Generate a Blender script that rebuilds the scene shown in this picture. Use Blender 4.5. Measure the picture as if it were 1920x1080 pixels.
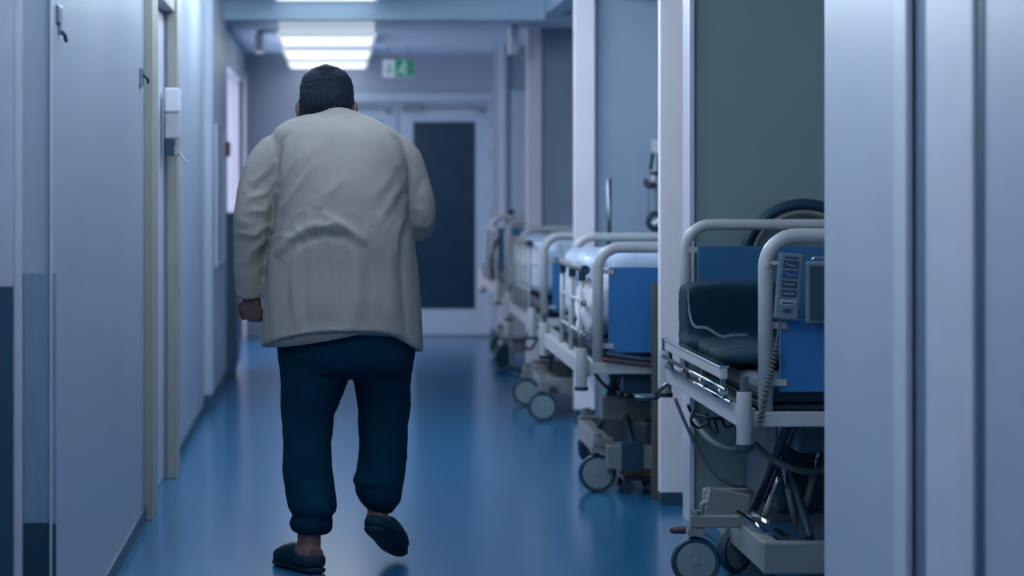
import bpy, bmesh, math, random
import numpy as np
from mathutils import Vector, Matrix, noise
random.seed(7)
S = bpy.context.scene
for o in list(bpy.data.objects): bpy.data.objects.remove(o)
COL = S.collection
PI = math.pi
# ---------------------------------------------------------------- camera
F, VX, VY, H = 5104.0, 625.0, 330.0, 1.40          # focal length in px (1920 frame), vanishing point, eye height
cd = bpy.data.cameras.new('camera'); cam = bpy.data.objects.new('camera', cd); COL.objects.link(cam)
cam.location = (0, 0, H); cam.rotation_euler = (PI/2, 0, 0)
cd.sensor_width = 36; cd.lens = F/1920*36
cd.shift_x = (960-VX)/1920; cd.shift_y = -(540-VY)/1920
cd.clip_end = 100
cd.dof.use_dof = True; cd.dof.focus_distance = 9.35; cd.dof.aperture_fstop = 2.8
S.camera = cam
# ---------------------------------------------------------------- world, exposure
w = bpy.data.worlds.new('world'); S.world = w; w.use_nodes = True
w.node_tree.nodes['Background'].inputs[0].default_value = (0.35, 0.5, 0.8, 1)
w.node_tree.nodes['Background'].inputs[1].default_value = 0.15
S.view_settings.view_transform = 'Standard'; S.view_settings.look = 'None'
S.view_settings.gamma = 1; S.view_settings.use_curve_mapping = False
S.view_settings.exposure = 0.0
LAMP = 2.6                                          # base strength of the unseen ceiling lamps
LAMP_COL = (0.83, 0.93, 1.0)

# ---------------------------------------------------------------- helpers
def lin(c):
    return tuple((v/255/12.92) if v/255 <= 0.04045 else ((v/255+0.055)/1.055)**2.4 for v in c)
def mat(name, rgb, rough=0.5, metal=0.0, var=0.08, scale=6.0, bump=0.0, bscale=60.0, spec=0.5, stretch=(1,1,1), emit=None, coat=0):
    m = bpy.data.materials.new(name); m.use_nodes = True
    nt = m.node_tree; b = nt.nodes['Principled BSDF']
    c = lin(rgb)
    tc = nt.nodes.new('ShaderNodeTexCoord'); mp = nt.nodes.new('ShaderNodeMapping')
    mp.inputs['Scale'].default_value = stretch
    nt.links.new(tc.outputs['Object'], mp.inputs['Vector'])
    nz = nt.nodes.new('ShaderNodeTexNoise'); nz.inputs['Scale'].default_value = scale; nz.inputs['Detail'].default_value = 4
    nt.links.new(mp.outputs['Vector'], nz.inputs['Vector'])
    rp = nt.nodes.new('ShaderNodeValToRGB')
    rp.color_ramp.elements[0].position = 0.3; rp.color_ramp.elements[1].position = 0.7
    rp.color_ramp.elements[0].color = tuple(max(0, v*(1-var)) for v in c)+(1,)
    rp.color_ramp.elements[1].color = tuple(min(1, v*(1+var)) for v in c)+(1,)
    nt.links.new(nz.outputs['Fac'], rp.inputs['Fac']); nt.links.new(rp.outputs['Color'], b.inputs['Base Color'])
    b.inputs['Roughness'].default_value = rough; b.inputs['Metallic'].default_value = metal
    b.inputs['Specular IOR Level'].default_value = spec
    if coat: b.inputs['Coat Weight'].default_value = coat
    if emit:
        b.inputs['Emission Color'].default_value = emit[0]+(1,); b.inputs['Emission Strength'].default_value = emit[1]
    if bump:
        n2 = nt.nodes.new('ShaderNodeTexNoise'); n2.inputs['Scale'].default_value = bscale; n2.inputs['Detail'].default_value = 3
        nt.links.new(mp.outputs['Vector'], n2.inputs['Vector'])
        bp = nt.nodes.new('ShaderNodeBump'); bp.inputs['Strength'].default_value = bump; bp.inputs['Distance'].default_value = 0.01
        nt.links.new(n2.outputs['Fac'], bp.inputs['Height']); nt.links.new(bp.outputs['Normal'], b.inputs['Normal'])
    return m
M = {}
def defm(k, *a, **kw): M[k] = mat(k, *a, **kw)
defm('wall_paint', (158,170,186), 0.38, var=0.03, scale=1.5, bump=0.05, bscale=90)
defm('pillar_paint', (248,238,246), 0.5, var=0.03, scale=2, bump=0.04)
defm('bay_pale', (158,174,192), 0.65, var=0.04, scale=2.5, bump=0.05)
defm('bay_grey_green', (124,144,146), 0.65, var=0.05, scale=2.5, bump=0.05)  # darker tone for the nearest bay panel than for the other bays
defm('ceiling_paint', (178,204,224), 0.8, var=0.03, scale=3)
defm('floor_lino', (28,100,144), 0.2, var=0.10, scale=1.2, bump=0.012, bscale=3, spec=0.6, stretch=(1,.35,1))
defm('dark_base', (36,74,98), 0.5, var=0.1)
defm('tan_frame', (150,150,146), 0.5, var=0.05)
defm('white_trim', (186,190,204), 0.4, var=0.03)
defm('grey_door', (176,184,200), 0.4, var=0.04)
defm('guard_steel', (136,160,182), 0.35, 0.35, var=0.08, stretch=(8,8,.6))
defm('recess_shade', (92,112,140), 0.5, var=0.05)  # shade of the recess put into the colour
defm('steel', (130,140,150), 0.3, 0.85, var=0.1, stretch=(8,8,.6))
defm('chrome', (205,210,215), 0.14, 1.0, var=0.04)
defm('dark_glass', (22,54,76), 0.18, var=0.1, spec=0.5)
defm('door_paint', (176,197,212), 0.5, var=0.03)
defm('lamp_body', (214,216,226), 0.5, var=0.02)
defm('lamp_far', (235,235,240), 0.5, var=0.0, emit=(LAMP_COL, 1.4))
for k_, f_ in (('bright', 1.5), ('mid', .92), ('low', .6)):       # unseen lamps: strengths and stronger side glow set to shape the light
    defm('lamp_'+k_, (235,235,240), 0.5, var=0.0, emit=(LAMP_COL, LAMP*f_)); defm('opal_'+k_, (225,228,235), 0.5, var=0.0, emit=(LAMP_COL, LAMP*6.5*f_))
defm('opal_far', (225,228,235), 0.5, var=0.0, emit=(LAMP_COL, 0.42))
defm('lamp_off', (225,228,235), 0.5, var=0.0)
defm('window_glow', (235,232,240), 0.4, var=0.0, emit=((0.82, 0.80, 1.0), 2.0))
defm('sign_green', (30,150,100), 0.4, var=0.05, emit=((0.02,0.30,0.16), 0.15))
defm('sign_white', (225,235,235), 0.4, var=0.03, emit=((0.6,0.8,0.85), 0.12))
defm('black_plastic', (20,58,78), 0.45, var=0.15)
defm('red_brown', (70,48,62), 0.5, var=0.15)
defm('bed_enamel', (178,180,182), 0.32, var=0.05, spec=0.5)
defm('bed_base', (122,128,130), 0.4, var=0.08)
defm('blue_board', (38,96,138), 0.5, var=0.08, scale=4)
defm('blue_bright', (38,110,168), 0.55, var=0.1, scale=4)
defm('mattress_dark', (14,46,66), 0.5, var=0.15)
defm('plastic_wrap', (186,200,222), 0.3, var=0.1, scale=5, bump=0.4, bscale=12)
defm('linen', (222,216,226), 0.85, var=0.05, bump=0.3, bscale=40)
defm('black_vinyl', (8,44,60), 0.8, var=0.15, scale=10, bump=0.15, bscale=25, spec=0.15)
defm('zip_metal', (150,165,180), 0.35, 0.6, var=0.2, scale=80)
defm('rubber', (26,62,80), 0.6, var=0.1)
defm('wheel_disc', (122,140,146), 0.5, var=0.08)
defm('cable_dark', (32,40,62), 0.5, var=0.1)
defm('hose_grey', (96,108,112), 0.5, var=0.1)
defm('handset_grey', (100,118,132), 0.5, var=0.05)
defm('button_dark', (40,66,88), 0.5, var=0.1)
defm('button_blue', (34,66,120), 0.5, var=0.1)
defm('mark_white', (150,170,185), 0.5, var=0.05)
defm('wood_board', (84,84,80), 0.6, var=0.25, scale=6, stretch=(8,8,.7))
defm('yellow_paint', (190,150,80), 0.5, var=0.1)
defm('skin', (112,84,82), 0.55, var=0.1, scale=12, bump=0.1, bscale=120)
defm('eye', (70,62,64), 0.2, var=0.02)
defm('hair', (22,34,46), 0.6, var=0.35, scale=60, bump=0.6, bscale=220, stretch=(1,1,.35), spec=0.15)
defm('shirt', (156,151,146), 0.9, var=0.05, scale=9, bump=0.25, bscale=420, spec=0.2)
defm('trousers', (5,50,70), 0.95, var=0.12, scale=8, bump=0.2, bscale=200, spec=0.1)
defm('slipper', (12,46,62), 0.7, var=0.15, bump=0.15, bscale=120, spec=0.2)

def P(x, y, D):                                    # point seen at photo pixel (x, y) standing D metres down the corridor
    return Vector(((x-VX)*D/F, D, H-(y-VY)*D/F))

class MB:
    def __init__(s): s.b = bmesh.new()
    def box(s, lo, hi, rot=None, piv=None):
        lo, hi = Vector(lo), Vector(hi)
        vs = [s.b.verts.new((x, y, z)) for x in (lo.x, hi.x) for y in (lo.y, hi.y) for z in (lo.z, hi.z)]
        for f in ((0,1,3,2),(4,6,7,5),(0,4,5,1),(2,3,7,6),(0,2,6,4),(1,5,7,3)): s.b.faces.new([vs[i] for i in f])
        if rot is not None:
            c = piv if piv is not None else (lo+hi)/2
            bmesh.ops.rotate(s.b, verts=vs, cent=c, matrix=rot)
        return s
    def bar(s, p, q, wx, wz):                      # box-section bar from p to q
        p, q = Vector(p), Vector(q); d = (q-p).normalized()
        up = Vector((0,0,1)) if abs(d.z) < .95 else Vector((0,1,0))
        a = d.cross(up).normalized(); u = a.cross(d).normalized()
        vs = [s.b.verts.new(e + a*i*wx/2 + u*j*wz/2) for e in (p, q) for i, j in ((-1,-1),(1,-1),(1,1),(-1,1))]
        for f in ((3,2,1,0),(4,5,6,7),(0,1,5,4),(1,2,6,5),(2,3,7,6),(3,0,4,7)): s.b.faces.new([vs[i] for i in f])
        return s
    def loft(s, rings):
        R = [[s.b.verts.new(p) for p in r] for r in rings]; n = len(R[0])
        for a, b in zip(R, R[1:]):
            for i in range(n): s.b.faces.new((a[i], a[(i+1)%n], b[(i+1)%n], b[i]))
        s.b.faces.new(R[0][::-1]); s.b.faces.new(R[-1])
        return s
    def tube(s, pts, r, n=10):                     # round tube along points; r number or list
        pts = [Vector(p) for p in pts]; m = len(pts)
        rr = r if isinstance(r, (list, tuple)) else [r]*m
        rings = []; prev = None
        for i, p in enumerate(pts):
            d = (pts[min(i+1, m-1)]-pts[max(i-1, 0)]).normalized()
            if prev is None:
                a = d.cross(Vector((0,0,1)))
                if a.length < .05: a = d.cross(Vector((0,1,0)))
            else: a = prev - d*prev.dot(d)
            a.normalize(); prev = a; b = d.cross(a)
            rx, ry = rr[i] if isinstance(rr[i], (list, tuple)) else (rr[i], rr[i])
            rings.append([p + a*rx*math.cos(t) + b*ry*math.sin(t) for t in (2*PI*k/n for k in range(n))])
        return s.loft(rings)
    def lathe(s, prof, c=(0,0,0), axis='y', n=28):  # prof [(r, h)] closed solid around axis
        c = Vector(c); rings = []
        for r, h in prof:
            ring = []
            for k in range(n):
                t = 2*PI*k/n; u, v = r*math.cos(t), r*math.sin(t)
                ring.append(c + (Vector((u, h, v)) if axis == 'y' else Vector((u, v, h)) if axis == 'z' else Vector((h, u, v))))
            rings.append(ring)
        return s.loft(rings)
    def torus(s, c, R, r, axis='y', n=40, k=10, flat=1.0):
        c = Vector(c); V = []
        for i in range(n):
            t = 2*PI*i/n; row = []
            for j in range(k):
                u = 2*PI*j/k; rad = R + r*math.cos(u); h = r*flat*math.sin(u)
                x, z = rad*math.cos(t), rad*math.sin(t)
                row.append(s.b.verts.new(c + (Vector((x, h, z)) if axis == 'y' else Vector((x, z, h)))))
            V.append(row)
        for i in range(n):
            for j in range(k):
                s.b.faces.new((V[i][j], V[(i+1)%n][j], V[(i+1)%n][(j+1)%k], V[i][(j+1)%k]))
        return s
    def ball(s, c, r, rot=None, n=16, e=2.0):      # (super)ellipsoid
        c = Vector(c); r = r if isinstance(r, (list, tuple)) else (r, r, r); rings = []
        sg = lambda v: math.copysign(abs(v)**(2/e), v)
        for i in range(1, n):
            a = -PI/2 + PI*i/n; ring = []
            for k in range(2*n):
                t = PI*k/n
                v = Vector((r[0]*sg(math.cos(a))*sg(math.cos(t)), r[1]*sg(math.cos(a))*sg(math.sin(t)), r[2]*sg(math.sin(a))))
                if rot is not None: v = rot @ v
                ring.append(c+v)
            rings.append(ring)
        return s.loft(rings)
    def mesh(s, name, off=None):
        if off is not None: bmesh.ops.translate(s.b, verts=s.b.verts, vec=-Vector(off))
        bmesh.ops.recalc_face_normals(s.b, faces=s.b.faces)
        me = bpy.data.meshes.new(name); s.b.to_mesh(me); s.b.free(); return me
    def build(s, name, m, parent=None, smooth=False, bevel=0, off=None):
        return link(name, s.mesh(name, off), m, parent, smooth, bevel)
def link(name, me, m, parent=None, smooth=False, bevel=0):
    o = bpy.data.objects.new(name, me); COL.objects.link(o)
    if not me.materials: me.materials.append(M[m])
    if parent: o.parent = parent
    if smooth:
        me.polygons.foreach_set('use_smooth', [True]*len(me.polygons))
        if smooth == 'edge':
            bm = bmesh.new(); bm.from_mesh(me)
            for e in bm.edges:
                if len(e.link_faces) == 2 and e.calc_face_angle(0) > 0.7: e.smooth = False
            bm.to_mesh(me); bm.free()
    if bevel:
        b = o.modifiers.new('bevel', 'BEVEL'); b.width = bevel; b.segments = 2; b.limit_method = 'ANGLE'
    return o
def tag(o, label, cat, group=None):
    o['label'] = label; o['category'] = cat
    if group: o['group'] = group
    return o
def thing(name, label, cat, loc=(0,0,0), rz=0, group=None):
    o = bpy.data.objects.new(name, None); COL.objects.link(o); o.empty_display_size = .1
    o.location = loc; o.rotation_euler = (0, 0, rz); return tag(o, label, cat, group)
def struct(o, label=None):
    o['kind'] = 'structure'
    if label: o['label'] = label
    return o
def B(lo, hi): return MB().box(lo, hi)
def remeshed(mb, voxel, name, smooth=2, off=None):
    me = mb.mesh(name+'_src'); o = bpy.data.objects.new(name+'_src', me); COL.objects.link(o)
    r = o.modifiers.new('r', 'REMESH'); r.mode = 'VOXEL'; r.voxel_size = voxel
    if smooth:
        sm = o.modifiers.new('s', 'SMOOTH'); sm.iterations = smooth; sm.factor = .5
    dg = bpy.context.evaluated_depsgraph_get(); dg.update()
    out = bpy.data.meshes.new_from_object(o.evaluated_get(dg)); out.name = name
    bpy.data.objects.remove(o); bpy.data.meshes.remove(me)
    if off is not None: out.transform(Matrix.Translation(-Vector(off)))
    return out
def arc(c, r, a0, a1, n, ux, uz):
    return [Vector(c)+Vector(ux)*r*math.cos(a0+(a1-a0)*i/n)+Vector(uz)*r*math.sin(a0+(a1-a0)*i/n) for i in range(n+1)]
def bez(pts, n=8):                                  # smooth curve through points
    pts = [Vector(p) for p in pts]; out = []
    for i in range(len(pts)-1):
        p0, p1, p2, p3 = pts[max(i-1,0)], pts[i], pts[i+1], pts[min(i+2,len(pts)-1)]
        for k in range(n):
            t = k/n
            out.append(.5*((2*p1)+(p2-p0)*t+(2*p0-5*p1+4*p2-p3)*t*t+(3*p1-p0-3*p2+p3)*t**3))
    return out+[pts[-1]]

# ================================================================ THE PLACE
XL, XR, XB = -0.77, 1.386, 2.60                     # corridor walls, back of the bays
YE = 23.8                                           # end wall
CN, CF = 2.67, 2.46                                 # ceiling before and beyond the beam
DH = 18.0                                           # the beam
Y0 = -4.0
struct(B((-2.2, Y0, -.1), (XB+.2, YE+.2, 0)).build('floor', 'floor_lino'))
struct(B((-2.2, Y0, CN), (XB+.2, DH+.02, CN+.1)).build('ceiling', 'ceiling_paint'))
struct(B((-2.2, DH+.02, CF), (XB+.2, YE+.2, CN+.1)).build('ceiling', 'ceiling_paint'))
struct(B((XL, DH-.16, 2.425), (XR, DH+.02, CN)).build('trim_1', 'ceiling_paint'), 'ceiling beam crossing the corridor')
struct(B((-2.2, Y0-.1, 0), (XB+.2, Y0, CN)).build('wall_rear', 'wall_paint'))
# end wall around the double door
DX0, DX1, DZ = (565-VX)*YE/F, (938-VX)*YE/F, 2.10
e = MB(); e.box((-2.2, YE, 0), (DX0, YE+.2, CF)); e.box((DX1, YE, 0), (XB+.2, YE+.2, CF)); e.box((DX0, YE, DZ+.03), (DX1, YE+.2, CF))
struct(e.build('wall_end', 'wall_paint'))
# ---- left wall: niche near the camera, door, pier, lit opening
WD0, WD1 = 19.75, 23.1                              # lit glazed opening along the left wall
NY = 7.45
l = MB()
l.box((-2.2, Y0, 0), (-.98, NY, CN)); l.box((-2.2, NY, 0), (XL, 11.4, CN)); l.box((-2.2, 12.62, 0), (XL, WD0, CN))
l.box((-2.2, 11.4, 2.16), (XL, 12.62, CN)); l.box((-2.2, 11.4, 0), (XL-.06, 12.62, 2.16))
l.box((-2.2, WD1, 0), (XL, YE, CF)); l.box((-2.2, WD0, 2.2), (XL, WD1, CF)); l.box((-2.2, WD0, 0), (XL-.12, WD1, 2.2))
struct(l.build('wall_left', 'wall_paint'))
PX = -.722
struct(B((XL, 16.24, .095), (PX, DH+.4, CN-.005)).build('wall_left_pier', 'wall_paint'), 'projecting white pier of the left wall')
struct(B((XL, 16.22, 0), (PX-.002, DH+.4, .095)).build('baseboard_pier', 'dark_base'))
bl = MB(); bl.box((XL, NY, 0), (XL+.012, 11.05, .06)); bl.box((XL, 12.86, 0), (XL+.012, 16.2, .06)); bl.box((XL, DH+.42, 0), (XL+.012, WD0, .06))
struct(bl.build('baseboard_left', 'dark_base'))
# left door (tan casings and white leaf)
struct(B((XL-.06, 11.42, .005), (XL-.015, 12.6, 2.15)).build('door_3', 'white_trim', bevel=.003), 'white door leaf in left wall')
struct(B((XL-.001, 11.07, 0), (-.735, 11.42, 2.22)).build('trim_2', 'tan_frame', bevel=.004))
struct(B((XL-.001, 12.6, 0), (-.722, 12.84, 2.22)).build('trim_3', 'tan_frame', bevel=.004))
struct(B((XL-.001, 11.42, 2.16), (-.735, 12.6, 2.22)).build('trim_4', 'tan_frame', bevel=.004))
# niche near the camera: white jamb, grey door with dark lower panel, steel corner guard
gd = struct(B((-.978, NY-.06, .01), (-.868, NY-.005, 2.3)).build('door_4', 'grey_door'), 'grey-green door edge in near niche')
B((-.96, NY-.075, .05), (-.868, NY-.06, 1.10)).build('dark_panel', 'dark_base', gd)
struct(B((-.868, NY-.05, 0), (-.848, NY-.0, 2.4)).build('trim_5', 'white_trim', bevel=.003))
struct(B((-.775, NY-.02, 0), (XL+.002, NY+.0, 2.4)).build('trim_6', 'white_trim', bevel=.003))
gu = thing('corner_guard', 'brushed steel corner guard covering lower edge of nearest left wall', 'guard', (-.81, NY-.012, 0))
B((-.846, NY-.012, .452), (-.758, NY-.001, 1.134)).build('plate', 'guard_steel', gu, off=gu.location)
B((-.846, NY-.014, 0), (-.758, NY-.001, .45)).build('dark_lower_part', 'black_plastic', gu, off=gu.location)  # dark panel from the floor up to the steel plate
# lit opening
wn = struct(B((XL-.12, WD0, .03), (XL-.09, WD1, 2.2)).build('window_1', 'window_glow'), 'brightly lit glazed opening in the far left wall')
for k, y in enumerate((WD0+.0, (WD0+WD1)/2+.5, WD1-.06)): B((XL-.09, y, .03), (XL-.03, y+.06, 2.2)).build('frame_post', 'white_trim', wn)
struct(B((XL-.02, WD1, 0), (XL+.03, WD1+.12, 2.28)).build('trim_7', 'white_trim', bevel=.004))
# ---- right wall: foreground wall, bays with fins, beam, far stretch
r = MB()
r.box((XR, 4.17*1.6, 0), (XB+.2, 4.80*1.6, CN))                            # foreground wall end x1545..1685
r.box((XR+.14, 3.62*1.6, 0), (XB+.2, 4.17*1.6, CN))
r.box((XR, Y0, 0), (XB+.2, 3.62*1.6, CN))
r.box((XB, 4.8*1.6, 0), (XB+.2, YE, CN)); r.box((XR, 22.2, 0), (XB, YE, CF))
struct(r.build('wall_right', 'wall_paint'))
struct(B((XR-.012, 4.086*1.6, 0), (XR+.006, 4.175*1.6, 2.5)).build('trim_8', 'white_trim', bevel=.004))
struct(B((XR-.012, 3.66*1.6, 0), (XR+.1, 3.948*1.6, 2.5)).build('trim_9', 'white_trim', bevel=.004))
struct(B((XR+.012, 4.02*1.6, .005), (XR+.14, 4.17*1.6, 2.48)).build('door_5', 'recess_shade'), 'jamb block with recess shade in its colour, foreground of right wall')  # block in the door recess, coloured dark to carry its shade
struct(B((XR-.004, 3.62*1.6, 0), (XR+.05, 3.66*1.6, 2.5)).build('trim_10', 'dark_base'))
struct(B((XR, 4.8*1.6, CF), (XR+.12, DH+.02, CN)).build('trim_11', 'ceiling_paint'), 'beam above the openings of the bays')
FINS = [(11.55, 1300, .144), (15.65, 1115, .118), (19.5, 1016, .107)]
for i, (D, xr, wd) in enumerate(FINS):
    struct(B((XR, D, .056), (XR+wd, D+.07, CN-.002)).build('wall_pillar', 'pillar_paint', bevel=.004), ['nearest', 'middle', 'farthest'][i]+' white pillar between the bays')
    struct(B((XR+.004, D+.004, 0), (XR+wd-.004, D+.066, .056)).build('baseboard_pillar', 'dark_base'))
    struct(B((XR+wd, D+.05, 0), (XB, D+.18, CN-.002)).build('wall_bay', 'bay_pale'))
# panel wall just before the nearest pillar with white edge strip
struct(B((1.455, 11.0, 0), (XB, 11.2, CN-.002)).build('wall_bay', 'bay_grey_green'), 'grey-green back panel of the nearest bay')
struct(B((1.438, 10.98, 0), (1.456, 11.2, CN-.002)).build('trim_12', 'white_trim'))
struct(B((XR+.12, 4.8*1.6, 2.5), (XB, DH+.02, 2.52)).build('ceiling_bay', 'ceiling_paint'))
# end of the farthest bay
struct(B((XR-.012, 22.16, 0), (XR+.03, 22.3, CF)).build('trim_13', 'white_trim', bevel=.004))
struct(B((XR+.06, 22.17, .005), (XR+.30, 22.2, 2.1)).build('door_6', 'door_paint', bevel=.004))
struct(B((XR-.012, 22.3, 0), (XR, YE, .07)).build('baseboard_right', 'dark_base'))
# ---- double door in the end wall
dm = 747; dz0 = .008
for i, (xa, xb, ga, gb) in enumerate(((748, 921, 775, 892), (574, 746, 601, 718))):
    X0, X1, G0, G1 = [(x-VX)*YE/F for x in (xa, xb, ga, gb)]
    gz0, gz1 = H-(580-VY)*YE/F, H-(228-VY)*YE/F
    m = MB(); y0, y1 = YE+.03, YE+.075
    m.box((X0, y0, dz0), (G0, y1, 2.04)); m.box((G1, y0, dz0), (X1, y1, 2.04)); m.box((G0, y0, dz0), (G1, y1, gz0)); m.box((G0, y0, gz1), (G1, y1, 2.04))
    d = struct(m.build('door_%d' % (i+1), 'door_paint'), ['right', 'left'][i]+' leaf of the double door with tall dark glass')
    B((G0, y0+.015, gz0), (G1, y1-.012, gz1)).build('pane', 'dark_glass', d)
    hx = X1 if i == 0 else X0
    for z in (1.87, 1.59, 1.08, .32): MB().lathe([(.001,-.05),(.012,-.05),(.012,.05),(.001,.05)], (hx, y0-.006, z), 'z', 10).build('hinge', 'steel', d, smooth='edge')
    c = MB(); c.box((X0+.06, y0-.03, 1.985), (X1-.1, y0, 2.0)).box((X0+.02, y0-.055, 1.965), (X0+.2, y0, 2.01)); c.box((X1-.12,y0-.04,1.95),(X1-.06,y0,2.0))
    c.build('door_closer', 'steel', d, bevel=.003)
    lx = X0+.06 if i == 0 else X1-.06
    h = MB().tube([(lx, y0, 1.02), (lx, y0-.05, 1.02), (lx+(.1 if i == 0 else -.1), y0-.05, 1.02)], .01, 8); h.build('handle', 'steel', d, smooth=True)
f = MB(); f.box((DX0, YE-.02, 0), (DX0+.06, YE+.1, DZ)); f.box((DX1-.08, YE-.02, 0), (DX1, YE+.1, DZ)); f.box((DX0, YE-.02, 2.045), (DX1, YE+.1, DZ+.03))
struct(f.build('trim_14', 'door_paint', bevel=.004), 'frame of the double door')
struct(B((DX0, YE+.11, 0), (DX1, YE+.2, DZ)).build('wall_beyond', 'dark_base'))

# ================================================================ CEILING LAMPS
def lamp(y0, zc, label, lit='lamp_far', group='box lamps on the corridor ceiling', strength=None):
    t = thing('ceiling_lamp', label, 'lamp', (-.045, y0+.6, zc), group=group)
    hw, ht = .322, .12
    m = MB(); m.box((-hw, -.6, -ht+.012), (hw, .6, 0)); 
    for sx in (-1, 1): m.box((sx*hw-.012, -.6, -ht-.004), (sx*hw+.012, .6, -ht+.03))
    for sy in (-1, 1): m.box((-hw, sy*.6-.012, -ht-.004), (hw, sy*.6+.012, -ht+.03))
    m.build('housing', lit.replace('lamp_', 'opal_') if lit != 'lamp_off' else lit, t)
    B((-hw+.013, -.587, -ht), (hw-.013, .587, -ht+.011)).build('diffuser', lit, t)
    return t
lamp(18.35, CF, 'nearest of the three lit box lamps beyond the ceiling beam', 'lamp_far')
lamp(20.45, CF, 'middle of the three lit box lamps beyond the ceiling beam', 'lamp_far')
lamp(22.55, CF, 'farthest lit box lamp, right before the end wall', 'lamp_far')
lamp(16.62, CN, 'lit box lamp cut off by top of photo, before ceiling beam', 'lamp_far')
for y, on in [(14.5-2.1*k, 'lamp_bright' if k < 2 else 'lamp_mid' if k < 5 else 'lamp_low' if k < 7 else 'lamp_off') for k in range(9)]:  # unseen lamps, strength chosen per stretch for the light along the corridor
    lamp(y, CN, 'unseen box lamp continuing the row above the frame, nearer than the beam', on)

# ================================================================ SIGNS AND WALL THINGS
D = 22.2
c = P(747, 128, D)
s = thing('exit_sign', 'green and white emergency exit sign hanging before the end wall', 'sign', (c.x, D, c.z))
B((-.125, 0, -.072), (.125, .04, .072)).build('housing', 'lamp_body', s, bevel=.004)
B((-.12, -.004, -.067), (-.03, 0, .067)).build('arrow_panel', 'sign_white', s)
B((-.03, -.004, -.067), (.118, 0, .067)).build('figure_panel', 'sign_green', s)
a = MB(); a.box((-.083, -.006, -.01), (-.067, -.004, .045)).bar((-.075,-.005,-.045), (-.105,-.005,-.008), .002, .014).bar((-.075,-.005,-.045), (-.045,-.005,-.008), .002, .014)
a.build('arrow', 'sign_green', s)
fg = MB(); fg.lathe([(.001,-.006),(.014,-.006),(.014,-.003),(.001,-.003)], (.05,0,.042), 'y', 14)
for p, q, wd in (((.047,.027),(.036,-.014),.026), ((.036,-.012),(.062,-.03),.013), ((.062,-.03),(.05,-.058),.012), ((.036,-.012),(.012,-.03),.013), ((.012,-.03),(-.01,-.028),.012), ((.05,.022),(.075,.0),.011), ((.045,.022),(.02,.012),.011), ((.02,.012),(.012,-.008),.010)):
    fg.bar((p[0], -.005, p[1]), (q[0], -.005, q[1]), .003, wd)
fg.build('running_figure', 'sign_white', s)
for x in (-.08, .08): MB().tube([(x,.02,.07),(x,.02,CF-c.z)], .005, 8).build('hanger', 'steel', s)
c = P(487, 98, 20.0)
hb = thing('hanging_box', 'narrow white box hanging from ceiling left of the far lamps', 'sign', (c.x, 20, CF))
B((-.03, -.2, c.z-CF), (.03, .2, -.02)).build('board', 'lamp_body', hb, bevel=.006)
for y in (-.15,.12): B((-.012,y,-.021),(.012,y+.03,0)).build('bracket', 'steel', hb)
hb = thing('hanging_box', 'narrow white box hanging from ceiling before the farthest pillar', 'sign', (1.27, 19.2, CF))
B((-.03, -.15, -.2), (.03, .15, -.02)).build('board', 'lamp_body', hb, bevel=.006)
for y in (-.12,.09): B((-.012,y,-.021),(.012,y+.03,0)).build('bracket', 'steel', hb)
# dispenser
dp = thing('soap_dispenser', 'white wall dispenser with black tray beside the tan door frame', 'dispenser', (XL, 12.42, 1.52))
off = dp.location
B((-.786+.02, 12.36, 1.57), (-.702, 12.5, 1.69)).build('reservoir', 'bed_enamel', dp, bevel=.008, off=off)
B((-.766, 12.35, 1.69), (-.700, 12.5, 1.80)).build('cover', 'lamp_body', dp, bevel=.008, off=off)
B((-.767, 12.36, 1.493), (-.725, 12.48, 1.567)).build('tray', 'black_plastic', dp, bevel=.006, off=off)
MB().tube(bez([(-.727,12.42,1.54),(-.715,12.40,1.49),(-.70,12.40,1.50),(-.675,12.38,1.465),(-.668,12.38,1.455)]), .004, 8).build('lever', 'steel', dp, smooth=True, off=off)
# small dark box at the pier edge
bx = thing('alarm_box', 'small dark red box on wall edge beside the bright opening', 'box', (PX, 18.2, 1.58))
B((0, -.06, -.05), (.03, .06, .05)).build('case', 'red_brown', bx, bevel=.004); B((.03,-.03,-.03),(.034,.03,.03)).build('cover', 'dark_base', bx)
# hinge-like fittings on left wall
for (x, y, lab) in ((263, 145, 'small dark door catch high on left wall before tan frame'),):
    c = P(x, y, 10.85)
    ct = thing('door_catch', lab, 'catch', (XL, 10.85, c.z))
    B((0,-.05,-.035),(.012,.05,.035)).build('plate','steel',ct,bevel=.002); MB().tube([(.012,0,.01),(.03,0,-.005),(.03,.03,-.02)],.006,8).build('latch','black_plastic',ct,smooth=True)
c = P(103, 45, 7.62)
ct = thing('door_catch', 'small dark catch near top of nearest left wall edge', 'catch', (XL, 7.62, c.z))
B((0,-.06,.0),(.008,.04,.05)).build('plate','steel',ct,bevel=.002); MB().tube([(.008,0,-.02),(.018,0,-.03),(.018,.04,-.045)],.006,8).build('latch','black_plastic',ct,smooth=True)
B((0,-.02,-.03),(.008,.02,-.0)).build('foot','steel',ct)
# notice panel on the pier
npn = thing('notice_panel', 'pale framed panel on projecting left pier', 'panel', (PX, 17.2, 1.28))
B((0,-.55,-.42),(.006,.55,.42)).build('board','wall_paint',npn)
for lo, hi in (((0,-.57,-.44),(.012,-.55,.44)),((0,.55,-.44),(.012,.57,.44)),((0,-.55,.42),(.012,.55,.44)),((0,-.55,-.44),(.012,.55,-.42))): B(lo,hi).build('frame_bar','grey_door',npn)
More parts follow.
